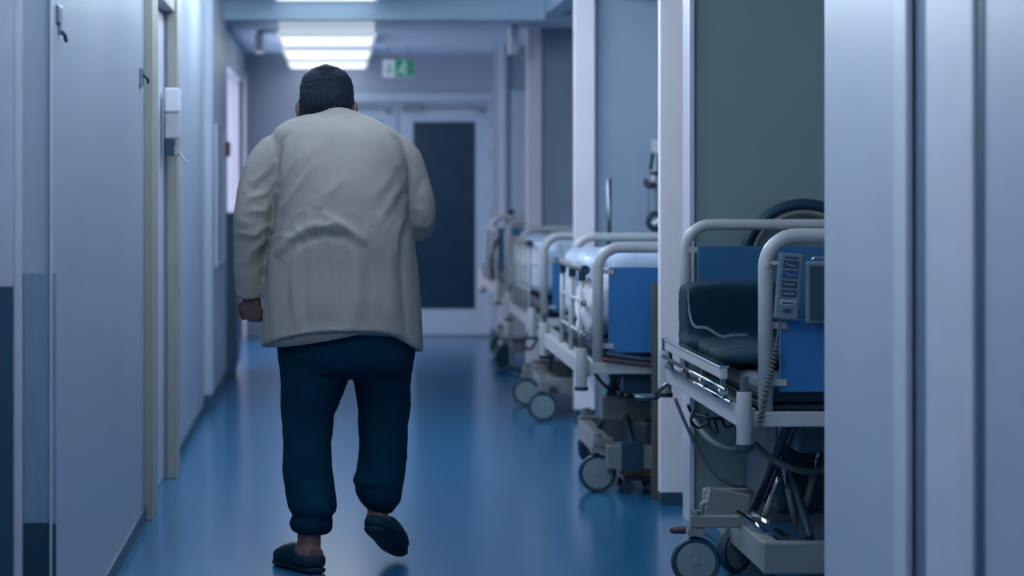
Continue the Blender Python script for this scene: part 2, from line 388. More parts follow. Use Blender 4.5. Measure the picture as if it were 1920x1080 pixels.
# narrow dark cabinet at the lit opening
cb = thing('cabinet', 'narrow dark cabinet standing below the bright opening on the left', 'cabinet', (-.71, 18.9, 0))
B((-.048,-.4,.06),(.037,.4,1.11)).build('body','dark_base',cb,bevel=.004)
B((-.05,-.41,1.11),(.04,.41,1.145)).build('top','black_plastic',cb,bevel=.004)
B((-.045,-.38,0),(.03,.38,.06)).build('plinth','black_plastic',cb)
for z in (.1,.6):
    d = B((.037,-.38,z),(.045,.38,z+.46)).build('drawer','dark_base',cb,bevel=.002); B((.045,-.08,z+.38),(.055,.08,z+.4)).build('handle','steel',d)

# ================================================================ BEDS
def castor_parts():
    r = .083
    ty = MB().lathe([(.066,-.017),(.078,-.019),(r,-.012),(r,.012),(.078,.019),(.066,.017)], (0,0,r), 'y', 32)
    tyre = ty.mesh('tyre')
    dc = MB().lathe([(.001,-.023),(.012,-.023),(.014,-.0195),(.066,-.0185),(.067,-.016),(.067,.016),(.066,.0185),(.014,.0195),(.012,.023),(.001,.023)], (0,0,r), 'y', 32).mesh('wheel_disc')
    fk = MB(); fk.bar((0,.027,r-.01),(0,.027,r+.1),.03,.006).box((-.028,-.03,r+.09),(.028,.03,r+.115)).lathe([(.001,0),(.018,0),(.018,.06),(.001,.06)],(0,0,r+.115),'z',14)
    fk.bar((.02,.03,r+.1),(.085,.035,r+.06),.03,.008)
    fork = fk.mesh('castor')
    return tyre, dc, fork
TY, DC, FK = castor_parts()
def castor(bed, x, y, ang, dark=False):
    c = link('castor', FK, 'bed_base', bed, 'edge'); c.location = (x, y, 0); c.rotation_euler = (0,0,ang)
    link('tyre', TY, 'rubber', c, 'edge')
    if dark:
        me = DC.copy(); me.materials.clear(); link('wheel_disc', me, 'rubber', c, 'edge')
    else: link('wheel_disc', DC, 'wheel_disc', c, 'edge')
def hoop(x0, x1, y, z0, z1, r, cr=.1):
    pts = [Vector((x0,y,z0)), Vector((x0,y,z1-cr-.02))]
    pts += arc((x0+cr,y,z1-cr), cr, PI, PI/2, 8, (1,0,0), (0,0,1)); pts += arc((x1-cr,y,z1-cr), cr, PI/2, 0, 8, (1,0,0), (0,0,1))
    pts += [Vector((x1,y,z1-cr-.02)), Vector((x1,y,z0))]
    return MB().tube(pts, r, 12)
def make_bed(label, loc, rz, hz, dk, castors, wd=.86, base_y=(.0,1.4), bx=-.006, foot=(0,.32), dark=False, L=2.0, hdx=0.0):
    t = thing('hospital_bed', label, 'bed', loc, rz, 'hospital beds parked in the bays')
    hoop(0, wd, 0, dk-.02, hz, .024).build('foot_hoop', 'bed_enamel', t, True)
    hoop(hdx, wd, L, dk-.02, hz, .022).build('head_hoop', 'bed_enamel', t, True)
    p = B((.045, L-.035, dk+.04), (wd-.045, L-.012, hz-.085)).build('head_panel', 'blue_board', t, bevel=.004)
    for z in (hz-.1, dk+.12):
        for x in (0, wd-.06): B((x, L-.02, z-.008), (x+.06, L-.006, z+.012)).build('panel_clip', 'bed_enamel', p)
    p = B((.05, .012, foot[0]), (wd-.05, .034, foot[1])).build('foot_panel', 'blue_bright', t, bevel=.004)
    for z in (foot[1]-.02, foot[0]+.03):
        for x in (0, wd-.07): B((x, .004, z-.009), (x+.07, .018, z+.012)).build('panel_clip', 'bed_enamel', p)
    # deck frame
    for x in (-.078, wd+.03): B((x, -.02, dk-.035), (x+.045, L+.05, dk+.035)).build('side_beam', 'bed_enamel', t, bevel=.005)
    for y in (-.03, L-.02): B((-.06, y, dk-.024), (wd+.06, y+.05, dk+.024)).build('cross_beam', 'bed_enamel', t, bevel=.005)
    for x in (-.075, wd+.075):
        for y in (-.04, L+.04):
            q = MB().lathe([(.001,dk-.08),(.0235,dk-.08),(.025,dk-.075),(.025,dk+.085),(.0235,dk+.09),(.001,dk+.09)], (x,y,0), 'z', 16).build('corner_post', 'bed_enamel', t, 'edge')
            MB().lathe([(.001,dk+.085),(.014,dk+.085),(.014,dk+.14),(.001,dk+.14)], (x,y,0), 'z', 12).build('pin', 'steel', q, 'edge')
            MB().lathe([(.001,dk-.095),(.03,dk-.095),(.03,dk-.078),(.001,dk-.078)], (x,y,0), 'z', 14).build('rubber_cap', 'rubber', q, 'edge')
    B((.0, .06, dk+.025), (wd, L-.06, dk+.04)).build('deck', 'mattress_dark', t)
    B((.0, .05, dk+.041), (wd, L-.06, dk+.12)).build('mattress', 'mattress_dark', t, bevel=.03)
    B((.12, .08, dk-.12), (wd-.15, .5, dk-.03)).build('motor_box', 'black_plastic', t, bevel=.01)
    # undercarriage
    y0, y1 = base_y
    for x in (bx, wd-.05): B((x, y0+.06, .115), (x+.06, y1, .21)).build('base_beam', 'bed_base', t, bevel=.005)
    B((bx, y0, .112), (wd+.01, y0+.06, .215)).build('base_cross_beam', 'bed_base', t, bevel=.006)
    B((bx, y1, .10), (wd+.01, y1+.07, .225)).build('base_cross_beam', 'bed_base', t, bevel=.006)
    B((.25, .3, .12), (.6, .9, .3)).build('drive_unit', 'black_plastic', t, bevel=.02)
    for x in (.1, wd-.16):
        for (ya, yb) in ((y0+.15, y0+.9), (y0+.9, y0+.15)):
            q = MB().tube([(x+.07*(ya<yb), ya, .21), (x+.07*(ya<yb), yb, dk-.03)], .016, 10).build('lift_strut', 'black_plastic', t, True)
    for (x, y, an) in castors:
        castor(t, x, y, an, dark)
        B((min(x-.02,bx+.02), y-.022, .20), (max(x+.02,bx+.04), y+.022, .24)).build('castor_arm', 'bed_base', t, bevel=.004) if x < .4 else B((wd-.04, y-.022, .20), (x+.02, y+.022, .24)).build('castor_arm', 'bed_base', t, bevel=.004)
    return t
# ---- bed 1 (nearest)
L1 = Vector((1.397, 8.8, 0))
bed1 = make_bed('nearest hospital bed with lowered side rail and crank, right of nearest pillar', L1, 0, 1.207, .615,
    [(-.16,.50,0), (.02,.80,.75), (.95,.5,.3), (.93,1.5,0)], base_y=(.0,1.40), foot=(.70,.935))
def l1(x, y, D): return P(x, y, D)-L1
# side rail, folded down
sr = MB(); X = 1.292-L1.x
zt = lambda y, D: H-(y-VY)*D/F
Dn, Df = 9.0, 10.52
B((X-.012, Dn-8.8, zt(712,Dn)), (X+.012, Df-8.8, zt(690,Dn))).build('side_rail', 'bed_enamel', bed1, bevel=.006)
rl = bed1.children[-1]
B((X-.017, Dn-8.8-.003, zt(691,Dn)), (X+.017, Df-8.8, zt(686,Dn))).build('rail_edge', 'chrome', rl, bevel=.003)
for i, (px, py, X2) in enumerate(((1354,731,X+.0), (1359,755,X+.012))):
    d0 = .19 if i == 0 else .15; d1 = 1.85
    z = zt(py, 8.8+d0)
    MB().tube([(X2, d0, z), (X2, d1, z)], .0085, 10).build('rail_tube', 'chrome', rl, True)
ztop, zlow = zt(700,Dn), .65
for d in (.24, .72, 1.2, 1.66):
    MB().bar((X, d, ztop-.02), (X+.012, d+.02, zlow), .014, .02).build('rail_link', 'steel', rl)
    MB().lathe([(.001,-.02),(.015,-.02),(.015,.02),(.001,.02)], (X+.004, d+.01, zlow+.035), 'y', 12).build('knuckle', 'chrome', rl, 'edge')
lv = MB().ball((1.265-L1.x-.02, 11.0-8.8-.2, zt(745,10.8)), (.05,.06,.014)).build('release_lever', 'black_plastic', bed1, True)
MB().tube([Vector((X+.03,1.95,.585)), Vector((X-.02,2.0,.53))], .01, 8).build('lever_rod','steel',lv,True)
# crank with grip
ck = MB().tube(bez([l1(1345,942,9.6), l1(1318,944,9.6), l1(1316,960,9.6), l1(1306,990,9.6), l1(1290,995,9.6)], 5), .009, 10).build('crank', 'bed_base', bed1, True)
MB().tube([l1(1310,994,9.6), l1(1300,994,9.6), l1(1262,994,9.6), l1(1256,994,9.6)], [.009,.0135,.0135,.008], 12).build('grip', 'red_brown', ck, True)
MB().bar(l1(1325,940,9.6), l1(1400,955,9.6), .06, .10).build('crank_housing', 'bed_base', ck)
# cables and hoses
MB().tube(bez([l1(1266,748,10.6), l1(1288,800,10.5), l1(1325,870,10.4), l1(1372,908,10.3), l1(1440,914,10.2), l1(1480,905,10.1)]), .007, 8).build('power_cable', 'cable_dark', bed1, True)
MB().tube(bez([l1(1302,790,10.2), l1(1330,824,10.1), l1(1370,844,10), l1(1420,838,9.9), l1(1440,825,9.8)]), .0135, 10).build('hose', 'hose_grey', bed1, True)
MB().tube(bez([l1(1412,832,9.2), l1(1450,862,9.2), l1(1500,882,9.2), l1(1545,880,9.2), l1(1590,862,9.2)]), .013, 10).build('hose', 'hose_grey', bed1, True)
for pts in (((1300,770),(1296,790),(1310,802),(1330,790)), ((1325,775),(1330,800),(1345,812),(1340,790)), ((1352,780),(1360,800),(1375,795),(1372,780)), ((1290,760),(1300,775),(1340,785),(1370,778))):
    MB().tube(bez([l1(x,y,9.9+.1*random.random()) for x, y in pts]), .006, 8).build('wire_loop', 'cable_dark', bed1, True)
# chrome gas struts
for a, b, r in (((1464,885),(1431,975),.0105), ((1462,845),(1492,985),.0105), ((1545,808),(1508,960),.012)):
    q = MB().tube([l1(*a,9.25), l1((a[0]+b[0])/2,(a[1]+b[1])/2,9.25)], r*.75, 10).build('gas_strut', 'chrome', bed1, True)
    MB().tube([l1((a[0]+b[0])/2,(a[1]+b[1])/2,9.25), l1(*b,9.25)], r, 10).build('strut_sleeve', 'bed_base', q, True)
for a, b in (((1412,962),(1440,978)), ((1382,960),(1442,1003)), ((1455,992),(1484,1012)), ((1450,1008),(1470,1016))):
    MB().bar(l1(*a,9.2), l1(b[0],b[1],9.0), .012, .012).build('linkage', 'chrome', bed1)
B((.12,.52,.24),(.42,1.2,.56)).build('lift_column','black_plastic',bed1,bevel=.02)
# ---- handset hanging on the near hoop
hc = P(1478, 537, 8.77)
hs = thing('bed_handset', 'grey bed remote with six buttons hanging on nearest bed hoop', 'remote control', hc, 0)
hs.rotation_euler = (0, math.radians(5), 0)
hw, hh = .039, .107
B((-hw,-.016,-hh),(hw,.012,hh)).build('case','handset_grey',hs,bevel=.006)
for k, (zz, mm, hgt) in enumerate(((.072,'button_dark',.012),(.040,'button_blue',.012),(.008,'button_dark',.011),(-.022,'button_dark',.011),(-.053,'mark_white',.009),(-.077,'button_dark',.006))):
    wx = .025 if k < 5 else .013
    b = B((-wx,-.019,zz-hgt),(wx,-.0155,zz+hgt)).build('button', mm, hs, bevel=.0015)
    if k < 2: MB().bar((-.017,-.02,zz+.004),(-.006,-.02,zz-.003),.001,.0022).bar((-.006,-.02,zz-.003),(.017,-.02,zz-.004),.001,.0022).build('symbol','mark_white',b)
    elif k < 4: MB().bar((-.018,-.02,zz-.001),(.008,-.02,zz-.001),.001,.0024).bar((.008,-.02,zz-.001),(.017,-.02,zz+.002),.001,.0024).build('symbol','mark_white',b)
    elif k == 4: B((-.019,-.0205,zz-.003),(.019,-.0185,zz+.003)).build('symbol','button_dark',b)
B((-.02,-.0175,.09),(.02,-.0155,.096)).build('maker_strip','button_dark',hs)
MB().box((-.075,.0,.064),(-hw,.008,.078)).box((-.078,-.004,.055),(-.066,.03,.087)).build('hanger','bed_enamel',hs,bevel=.002)
pts = []; pl = [Vector(q)-hc for q in (P(1467,600,8.77),P(1466,640,8.775),P(1461,690,8.78),P(1453,740,8.77),P(1446,800,8.75))]
path = bez(pl, 60); n = len(path)
for i, p in enumerate(path):
    u = i/(n-1); amp = 0 if u < .22 else .0085*min(1,(u-.22)*8); an = u*2*PI*26
    pts.append(p+Vector((amp*math.cos(an), amp*math.sin(an), 0)))
MB().tube(pts, .0035, 6).build('coiled_cord','hose_grey',hs,True)
hc2 = P(1538, 548, 8.77)
cbx = thing('control_box', 'flat grey control box beside the bed remote, cut by wall', 'box', hc2)
B((-.046,-.012,-.10),(.06,.012,.098)).build('case','handset_grey',cbx,bevel=.006)
B((-.036,-.015,-.09),(.05,-.011,.085)).build('lid','button_dark',cbx,bevel=.003)
MB().tube([(-.03,0,.097),(-.02,0,.112),(.02,0,.112),(.03,0,.097)],.004,8).build('hook','chrome',cbx,True)
B((-.04,.012,.09),(.06,.03,.1)).build('hanger','bed_enamel',cbx)
# ---- black padded vinyl cushion with zip on bed 1
DV = 10.3
x0, x1 = (1282-VX)*DV/F, (1500-VX)*DV/F
zb, zm, zt1 = .737, zt(628,DV), zt(532,DV)
vb = thing('vinyl_cushion', 'black padded vinyl cushion with silver zip standing on nearest bed', 'cushion', ((x0+x1)/2, DV, .737))
m = MB()
m.ball(((x0+x1)/2, DV+.02, (zb+zm)/2), ((x1-x0)/2+.004, .23, (zm-zb)/2), e=5, n=18)
m.ball(((x0+x1)/2+.006, DV+.14, (zb+zt1)/2), ((x1-x0)/2-.004, .15, (zt1-zb)/2), e=9.0, n=20)
m.ball((1.335+.34, 9.76, .769), (.34, .44, .030), e=5, n=16)
me = remeshed(m, .012, 'pad', 3)
for v in me.vertices:
    v.co += v.normal*(noise.noise(v.co*9)*.007+noise.noise(v.co*23)*.003)
me.transform(Matrix.Translation(-vb.location)); link('pad', me, 'black_vinyl', vb, True)
zp = bez([P(1290,545,DV-.02), P(1292,580,DV-.02), P(1301,610,DV-.12), P(1325,615,DV-.16), P(1352,630,DV-.20), P(1375,628,DV-.20), P(1402,628,DV-.20)], 14)
zz = [p-vb.location for p in zp]
o = MB().tube(zz, .0035, 6).build('zip', 'zip_metal', vb, True)
tm = MB()
for i in range(2, len(zz)-1):
    p = zz[i]; tm.box(p-Vector((.0025,.006,.005)), p+Vector((.0025,.002,.005)))
tm.build('zip_teeth', 'zip_metal', o)['kind'] = 'stuff'
# ---- bed 2
L2 = Vector((1.156, 11.9, 0)); A2 = 0.0
bed2 = make_bed('hospital bed with raised bar side rail, between the two nearer pillars', L2, A2, 1.088, .56,
    [(.014,.17,0), (.09,1.5,1.15), (.86,.2,.2), (.86,1.5,0)], foot=(.625,1.0), base_y=(.05,1.40), bx=.045, hdx=.075)
top = MB().tube([(-.045,.12,.985),(-.045,1.35,.985)], .017, 12).build('side_rail', 'bed_base', bed2, True)
MB().lathe([(.001,-.012),(.022,-.012),(.022,.012),(.001,.012)], (-.045,.115,.985), 'y', 14).build('end_cap','black_plastic',top,'edge')
for y in (.26,.77,1.28):
    MB().tube([(-.045,y,.945),(-.05,y,.57)], .0125, 10).build('rail_bar','bed_enamel',top,True)
    MB().box((-.06,y-.018,.935),(-.03,y+.018,.97)).build('joint','black_plastic',top)
for z in (.84,.70):
    MB().tube([(-.048,.1,z),(-.048,1.3,z)],.008,8).build('rail_tube','bed_enamel',top,True)
    MB().ball((-.05,.12,z),(.014,.014,.014),n=8).build('knob','black_plastic',top,True)
MB().tube(bez([(.02,-.05,.60),(.25,-.06,.575),(.5,-.055,.56),(.8,-.05,.58)]),.011,8).build('red_strap','red_brown',bed2,True)
MB().tube(bez([(.03,.0,.625),(.2,-.035,.60),(.4,-.035,.595),(.7,-.02,.63)]),.012,8).build('dark_strap','black_plastic',bed2,True)
B((.108,.034,.10),(.20,.05,.235)).build('beam_cover','black_plastic',bed2,bevel=.004)
B((.06,.42,.29),(.30,.50,.40)).build('lift_housing','bed_base',bed2,bevel=.01)
for x in (.10,.17):
    MB().bar((x,.46,.55),(x+.02,.46,.40),.03,.022).build('lift_bracket','bed_enamel',bed2)
    MB().tube([(x+.02,.44,.42),(x+.09,.44,.28)],.008,8).build('linkage','chrome',bed2,True)
MB().tube(bez([(.0,.2,.53),(.08,.25,.45),(.2,.3,.47),(.3,.3,.52)]),.008,8).build('power_cable','cable_dark',bed2,True)
Lm = Matrix.Translation(L2) @ Matrix.Rotation(A2, 4, 'Z')
def mattress_pile(loc, rz, label, lo, hi):
    t = thing('mattress', label, 'mattress', loc, rz)
    m = MB().ball(((lo[0]+hi[0])/2,(lo[1]+hi[1])/2,(lo[2]+hi[2])/2), ((hi[0]-lo[0])/2,(hi[1]-lo[1])/2,(hi[2]-lo[2])/2), e=7, n=20)
    me = remeshed(m, .02, 'wrapped_mattress', 1)
    for v in me.vertices: v.co += v.normal*(noise.noise(v.co*7)*.012+abs(noise.noise(v.co*17))*.006)
    link('wrapped_mattress', me, 'plastic_wrap', t, True)
    MB().tube([((lo[0]+hi[0])/2-.3, lo[1]-.006, lo[2]+.03), ((lo[0]+hi[0])/2-.3, lo[1]-.008, hi[2]-.03)], .008, 6).build('fold', 'plastic_wrap', t, True)
    return t
mattress_pile(L2, A2, 'pale plastic-wrapped mattress on the bed with raised side rail', (.0,.95,.682), (.84,1.93,1.045))
pw = MB()
pc = Lm @ Vector((.035, .36, .745))
pl_ = thing('pillow', 'crumpled white pillow behind raised rail of second bed', 'pillow', pc)
m = MB().ball((0,0,.07), (.085,.24,.13), e=2.6, n=14); m.ball((-.03,.05,-.02), (.06,.2,.06), n=12); m.ball((.03,-.12,.16), (.055,.14,.08), n=12)
me = remeshed(m, .01, 'pillow_cover', 2)
for v in me.vertices: v.co += v.normal*(noise.noise(v.co*14)*.016+abs(noise.noise(v.co*31))*.008)
link('pillow_cover', me, 'linen', pl_, True)
MB().tube(bez([(-.085,-.1,.0),(-.095,0,.06),(-.07,.1,.12),(-.0,.16,.2)]),.006,6).build('seam','linen',pl_,True)
# ---- bed 3
L3 = Vector((1.235, 15.95, 0))
bed3 = make_bed('third hospital bed with wrapped mattress, seen left of the middle pillar', L3, 0, 1.05, .54,
    [(-.04,-.4,0), (-.06,.65,0), (.86,.2,.2), (.86,1.5,0)], foot=(.60,.92), base_y=(.0,1.40), bx=.03)
top = MB().tube([(-.07,.2,1.0),(-.07,1.5,1.0)], .016, 12).build('side_rail', 'bed_base', bed3, True)
for y in (.2, 1.5): MB().lathe([(.001,-.012),(.021,-.012),(.021,.012),(.001,.012)], (-.07,y,1.0), 'y', 14).build('end_cap','black_plastic',top,'edge')
for y in (.25,.65,1.05,1.45): MB().tube([(-.07,y,.99),(-.07,y,.57)], .0125, 10).build('rail_bar','bed_enamel',top,True)
for z in (.86,.72): MB().tube([(-.07,.2,z),(-.07,1.5,z)],.008,8).build('rail_tube','bed_enamel',top,True)
B((-.045,-.42,.195),(.03,.3,.245)).build('castor_arm','bed_base',bed3,bevel=.004)
B((.0,-.02,.43),(.13,.3,.505)).build('control_unit','black_plastic',bed3,bevel=.01)
MB().tube(bez([(-.08,.1,.5),(-.1,.2,.4),(-.05,.4,.36),(0,.5,.42)]),.008,8).build('power_cable','cable_dark',bed3,True)
MB().bar((.0,.0,.5),(.18,-.5,.38),.03,.06).build('lift_arm','bed_enamel',bed3)
mattress_pile(L3, 0, 'white plastic-wrapped mattress on the third bed', (-.045,.06,.682), (.84,1.93,1.03))
# ---- bed 4 (farthest)
L4 = Vector((1.27, 19.8, 0))
bed4 = make_bed('farthest hospital bed with black castors near the end wall', L4, 0, 1.07, .56,
    [(-.03,.05,.5), (.0,.35,1.0), (.02,1.3,0), (.9,.3,0)], foot=(.62,.98), base_y=(.05,1.40), bx=.02, dark=True)
MB().tube([(-.06,.3,.57),(-.06,.3,1.0),(-.06,1.5,1.0),(-.06,1.5,.57)],.014,10).build('side_rail','bed_enamel',bed4,True)
MB().tube(bez([(-.06,.1,.95),(-.1,.1,.85),(-.11,.1,.7),(-.06,.15,.6)]),.012,8).build('power_cable','cable_dark',bed4,True)
B((-.02,-.03,.22),(.2,.1,.56)).build('end_cover','bed_enamel',bed4,bevel=.01)
iv = thing('drip_stand', 'slim white pole with dark knob beside the farthest bed', 'pole', (1.26, 19.3, 0))
MB().tube([(0,0,.05),(0,0,1.13)],.011,10).build('pole','bed_enamel',iv,True)
MB().ball((0,0,1.145),(.03,.03,.018),n=10).build('knob','black_plastic',iv,True)
ft = MB(); 
for k in range(4): a_=PI/4+k*PI/2; ft.bar((0,0,.045),(.11*math.cos(a_),.11*math.sin(a_),.015),.02,.02)
ft.build('foot','black_plastic',iv)
# ================================================================ THINGS IN THE BAYS
wc = P(1508, 497, 10.93)
wh = thing('wheelchair_wheel', 'large black-tyred wheel hung on grey wall above nearest bed', 'wheel', wc)
MB().torus((0,0,0),.245,.022,'y',48,10,.8).build('tyre','black_plastic',wh,True)
MB().torus((0,0,0),.212,.012,'y',48,8).build('rim','bed_base',wh,True)
MB().lathe([(.001,-.035),(.024,-.035),(.03,.03),(.001,.03)],(0,0,0),'y',16).build('hub','steel',wh,'edge')
for k in range(16):
    a_ = 2*PI*k/16; MB().tube([(.02*math.cos(a_),0,.02*math.sin(a_)),(.21*math.cos(a_+.12),0,.21*math.sin(a_+.12))],.0015,5).build('spoke','steel',wh)
MB().tube([(0,.02,0),(0,.07,0)],.009,8).build('wall_peg','steel',wh)
pp = P(1140, 335, 14.6)
lp = thing('lifting_pole', 'upright steel pole with pale lower half behind second bed', 'pole', (pp.x, 14.6, 0))
MB().tube([(.006,0,.95),(.006,0,pp.z)],.014,12).build('upper_tube','steel',lp,True)
MB().tube([(0,0,.1),(0,0,.98)],.017,12).build('lower_tube','bed_enamel',lp,True)
MB().lathe([(.001,0),(.12,0),(.12,.02),(.03,.04),(.02,.1),(.001,.1)],(0,0,0),'z',20).build('base','bed_base',lp,'edge')
hx = P(1226, 262, 15.55); 
hg = thing('hanging_harness', 'dark strap harness with white tag hanging beside the nearest pillar', 'harness', (hx.x, 15.6, hx.z))
off = hg.location; DD = 15.6
def q(x, y, dd=0): return P(x, y, DD+dd)
B(q(1222,288)-Vector((0,.006,0)), q(1240,262)+Vector((0,.006,0))).build('tag','lamp_body',hg,off=off)
MB().bar(q(1225,286),q(1220,318),.02,.012).build('strap','black_plastic',hg,off=off); MB().bar(q(1234,286),q(1236,330),.02,.012).build('strap','black_plastic',hg,off=off)
MB().bar(q(1228,286),q(1226,322),.018,.01).build('white_strap','lamp_body',hg,off=off)
m = MB().ball(q(1220,347),(.04,.03,.02),n=10); m.ball(q(1211,341),(.016,.02,.02),n=8).ball(q(1228,325),(.03,.02,.014),n=8); m.build('buckle','red_brown',hg,True,off=off)
MB().tube([q(1226,322),q(1225,345)],.012,8).build('strap','lamp_body',hg,True,off=off)
for x in (1216,1230): MB().tube([q(x,350),q(x,405)],.003,6).build('cord','hose_grey',hg,off=off)
MB().tube([q(1238,330),q(1239,440)],.012,8).build('strap','black_plastic',hg,off=off)
m = MB().torus(q(1230,415),.045,.016,'y',24,8); m.build('coil','black_plastic',hg,True,off=off)
MB().tube([q(1224,421,-.02),q(1242,410,-.02)],.015,10).build('handle','lamp_body',hg,True,off=off)
B(q(1232,300)+Vector((0,.008,0)), q(1240,270)+Vector((.0,.11,0))).build('wall_hook','steel',hg,off=off)
wb = tag(MB().box((0,0,0),(.10,.025,.80)).build('wooden_board','wood_board',None,bevel=.003),'narrow brown wooden board standing behind the nearest pillar','board'); wb.location = (1.379, 11.78, .13)
wb.location.z = 0.0; wb.scale.z = 1.17
fl = thing('floor_dolly', 'low dolly with yellow bar on dark wheels behind nearest pillar', 'dolly', (1.36, 12.05, 0))
B((-.07,-.03,.075),(.14,.03,.115)).build('yellow_bar','yellow_paint',fl,bevel=.004)
B((-.08,-.05,.055),(.14,.2,.075)).build('platform','black_plastic',fl)
for x in (-.06,.05):
    for y in (-.03,.17): MB().lathe([(.001,-.015),(.027,-.015),(.027,.015),(.001,.015)],(x,y,.0275),'y',16).build('wheel','rubber',fl,'edge')

# ================================================================ THE PERSON
D0 = 9.73
per = thing('person', 'person walking away in pale long shirt, dark trousers and slippers', 'person', (.0, D0, 0))
off = per.location
PXM = D0/F
def ring(y, xl, xr, b, cy, n=40, e=2.3, zf=None):
    cx, a, z = ((xl+xr)/2-VX)*PXM, (xr-xl)/2*PXM, H-(y-VY)*PXM
    out = []
    for k in range(n):
        t = 2*PI*k/n; c_, s_ = math.cos(t), math.sin(t)
        out.append(Vector((cx+a*math.copysign(abs(c_)**(2/e), c_), D0+cy+b*math.copysign(abs(s_)**(2/e), s_), z if zf is None else zf(t))))
    return out
# ---- shirt
SH = [(203,617,655,.060,.095),(206,603,667,.075,.09),(210,593,677,.085,.088),(214,578,686,.098,.08),(221,553,702,.12,.07),(232,528,722,.15,.05),(252,512,748,.18,.03),(290,513,766,.21,.01),(340,513,768,.235,0),(400,515,767,.245,-.01),(450,509,776,.25,-.01),(500,501,783,.255,0),(560,494,789,.26,0),(600,491,792,.26,0)]
def hem(t):      # photo height of the hem around the body (t = -pi/2 is the back)
    d = (t+PI/2+PI) % (2*PI) - PI           # 0 at the back, + to the right
    ks = [(-PI,640),(-2.2,652),(-1.5,652),(-.95,637),(-.5,622),(-.1,613),(.35,613),(.75,624),(1.0,636),(1.12,655),(1.5,666),(2.2,655),(PI,640)]
    for (a, ya), (b, yb) in zip(ks, ks[1:]):
        if a <= d <= b: yy = ya+(yb-ya)*(d-a)/(b-a); break
    return H-(yy-VY)*PXM
m = MB()
def cat(rows, k=5):
    out = []
    for i in range(len(rows)-1):
        p0, p1, p2, p3 = [np.array(rows[min(max(i+d, 0), len(rows)-1)], float) for d in (-1, 0, 1, 2)]
        for j in range(k):
            t = j/k; out.append(tuple(.5*(2*p1+(p2-p0)*t+(2*p0-5*p1+4*p2-p3)*t*t+(3*p1-p0-3*p2+p3)*t**3)))
    return out+[rows[-1]]
rs = [ring(*r) for r in cat(SH)]
rs.append(ring(640, 490, 794, .262, 0, zf=hem))
m.loft(rs)
Wp = lambda x, y, dd=0: Vector(((x-VX)*PXM, D0+dd, H-(y-VY)*PXM))
m.tube(bez([Wp(560,285,.02), Wp(515,296,.01), Wp(488,340,0), Wp(475,400,-.01), Wp(471,440,0), Wp(467,500,.03), Wp(469,556,.06)],4),
       [.060,.068,.075,.080,.082,.082,.081,.079,.077,.076,.075,.074,.0735,.073,.072,.070,.067,.064,.061,.059,.057,.056,.054,.053,.052][:25], 18)
m.tube(bez([Wp(705,285,.02), Wp(747,296,.02), Wp(770,345,.02), Wp(780,390,.02), Wp(779,416,.06), Wp(770,425,.16), Wp(735,435,.29), Wp(690,442,.36)],4),
       [.060,.066,.072,.077,.079]+[.078,.075,.073]+[.072]*6+[.070]*4+[.064]*4+[.056]*4+[.05]*3, 18)
# collar band
m.tube([Wp(635,205,.09)+Vector((.058*math.cos(a_),.068*math.sin(a_), -.014*math.cos(a_)**2)) for a_ in [2*PI*k/28 for k in range(29)]], .011, 8)
me = remeshed(m, .0075, 'shirt', 6)
n = len(me.vertices); co = np.empty(n*3); no = np.empty(n*3)
me.vertices.foreach_get('co', co); me.vertices.foreach_get('normal', no); co = co.reshape(-1,3); no = no.reshape(-1,3)
u = VX+co[:,0]/PXM; v = VY-(co[:,2]-H)/PXM
def fold(pts, wd, amp, sides=None):
    best = np.full(n, 1e9); tap = np.zeros(n); ns = len(pts)-1; ks = 0
    for (x0,y0),(x1,y1) in zip(pts, pts[1:]):
        dx, dy = x1-x0, y1-y0; t = np.clip(((u-x0)*dx+(v-y0)*dy)/(dx*dx+dy*dy), 0, 1)
        dd = np.hypot(u-x0-t*dx, v-y0-t*dy); sp = (ks+t)/ns; ks += 1
        tap = np.where(dd < best, np.sqrt(np.clip(4*sp*(1-sp), 0, 1)), tap); best = np.minimum(best, dd)
    return .95*amp*np.exp(-(best/wd)**2)*tap
hgt = np.zeros(n)
FO = [([(522,480),(545,446),(588,420),(640,422),(690,452)],9,.013),([(535,480),(560,455),(600,438),(645,442),(690,470)],9,-.011),
 ([(600,398),(630,412),(662,432)],6,.009),([(525,350),(542,318),(562,290)],6,.006),([(532,392),(568,338),(592,300)],7,.007),([(575,420),(612,365),(650,330)],9,.006),
 ([(553,340),(585,300)],6,-.005),([(560,452),(552,520),(556,612)],8,.010),([(578,462),(570,530),(575,612)],9,-.006),([(662,440),(668,520),(662,612)],11,.009),([(690,470),(694,540),(690,612)],10,-.005),
 ([(722,400),(727,500),(738,625)],13,.008),([(604,475),(610,545),(604,612)],8,.005),([(640,480),(637,612)],9,-.005),([(760,330),(735,372),(700,425)],9,.007),([(765,365),(745,420),(735,480)],9,.007),
 ([(745,300),(725,340),(700,370)],9,.004),([(756,430),(752,520),(762,640)],7,-.008),([(520,300),(494,330),(468,345)],6,.006),([(522,330),(500,362),(462,372)],6,.007),([(521,352),(500,392),(456,398)],6,.006),([(510,310),(486,352),(465,362)],5,-.006),
 ([(512,420),(480,440),(445,438)],7,.006),([(505,440),(475,470),(450,500)],7,.006),([(500,470),(470,510)],7,-.005),([(790,330),(782,372),(800,400)],7,-.006),([(775,420),(800,425),(815,405)],5,.006),([(780,440),(800,436)],4,-.004),
 ([(545,245),(526,268),(521,300),(521,365)],4,-.007),([(733,250),(757,278),(767,312),(768,400)],4,-.008),([(497,500),(503,560),(500,640)],6,-.004),([(600,220),(636,214),(672,221)],3,-.006),([(512,628),(600,612),(700,612)],3,.003)]
for f_ in FO: hgt += fold(*f_)
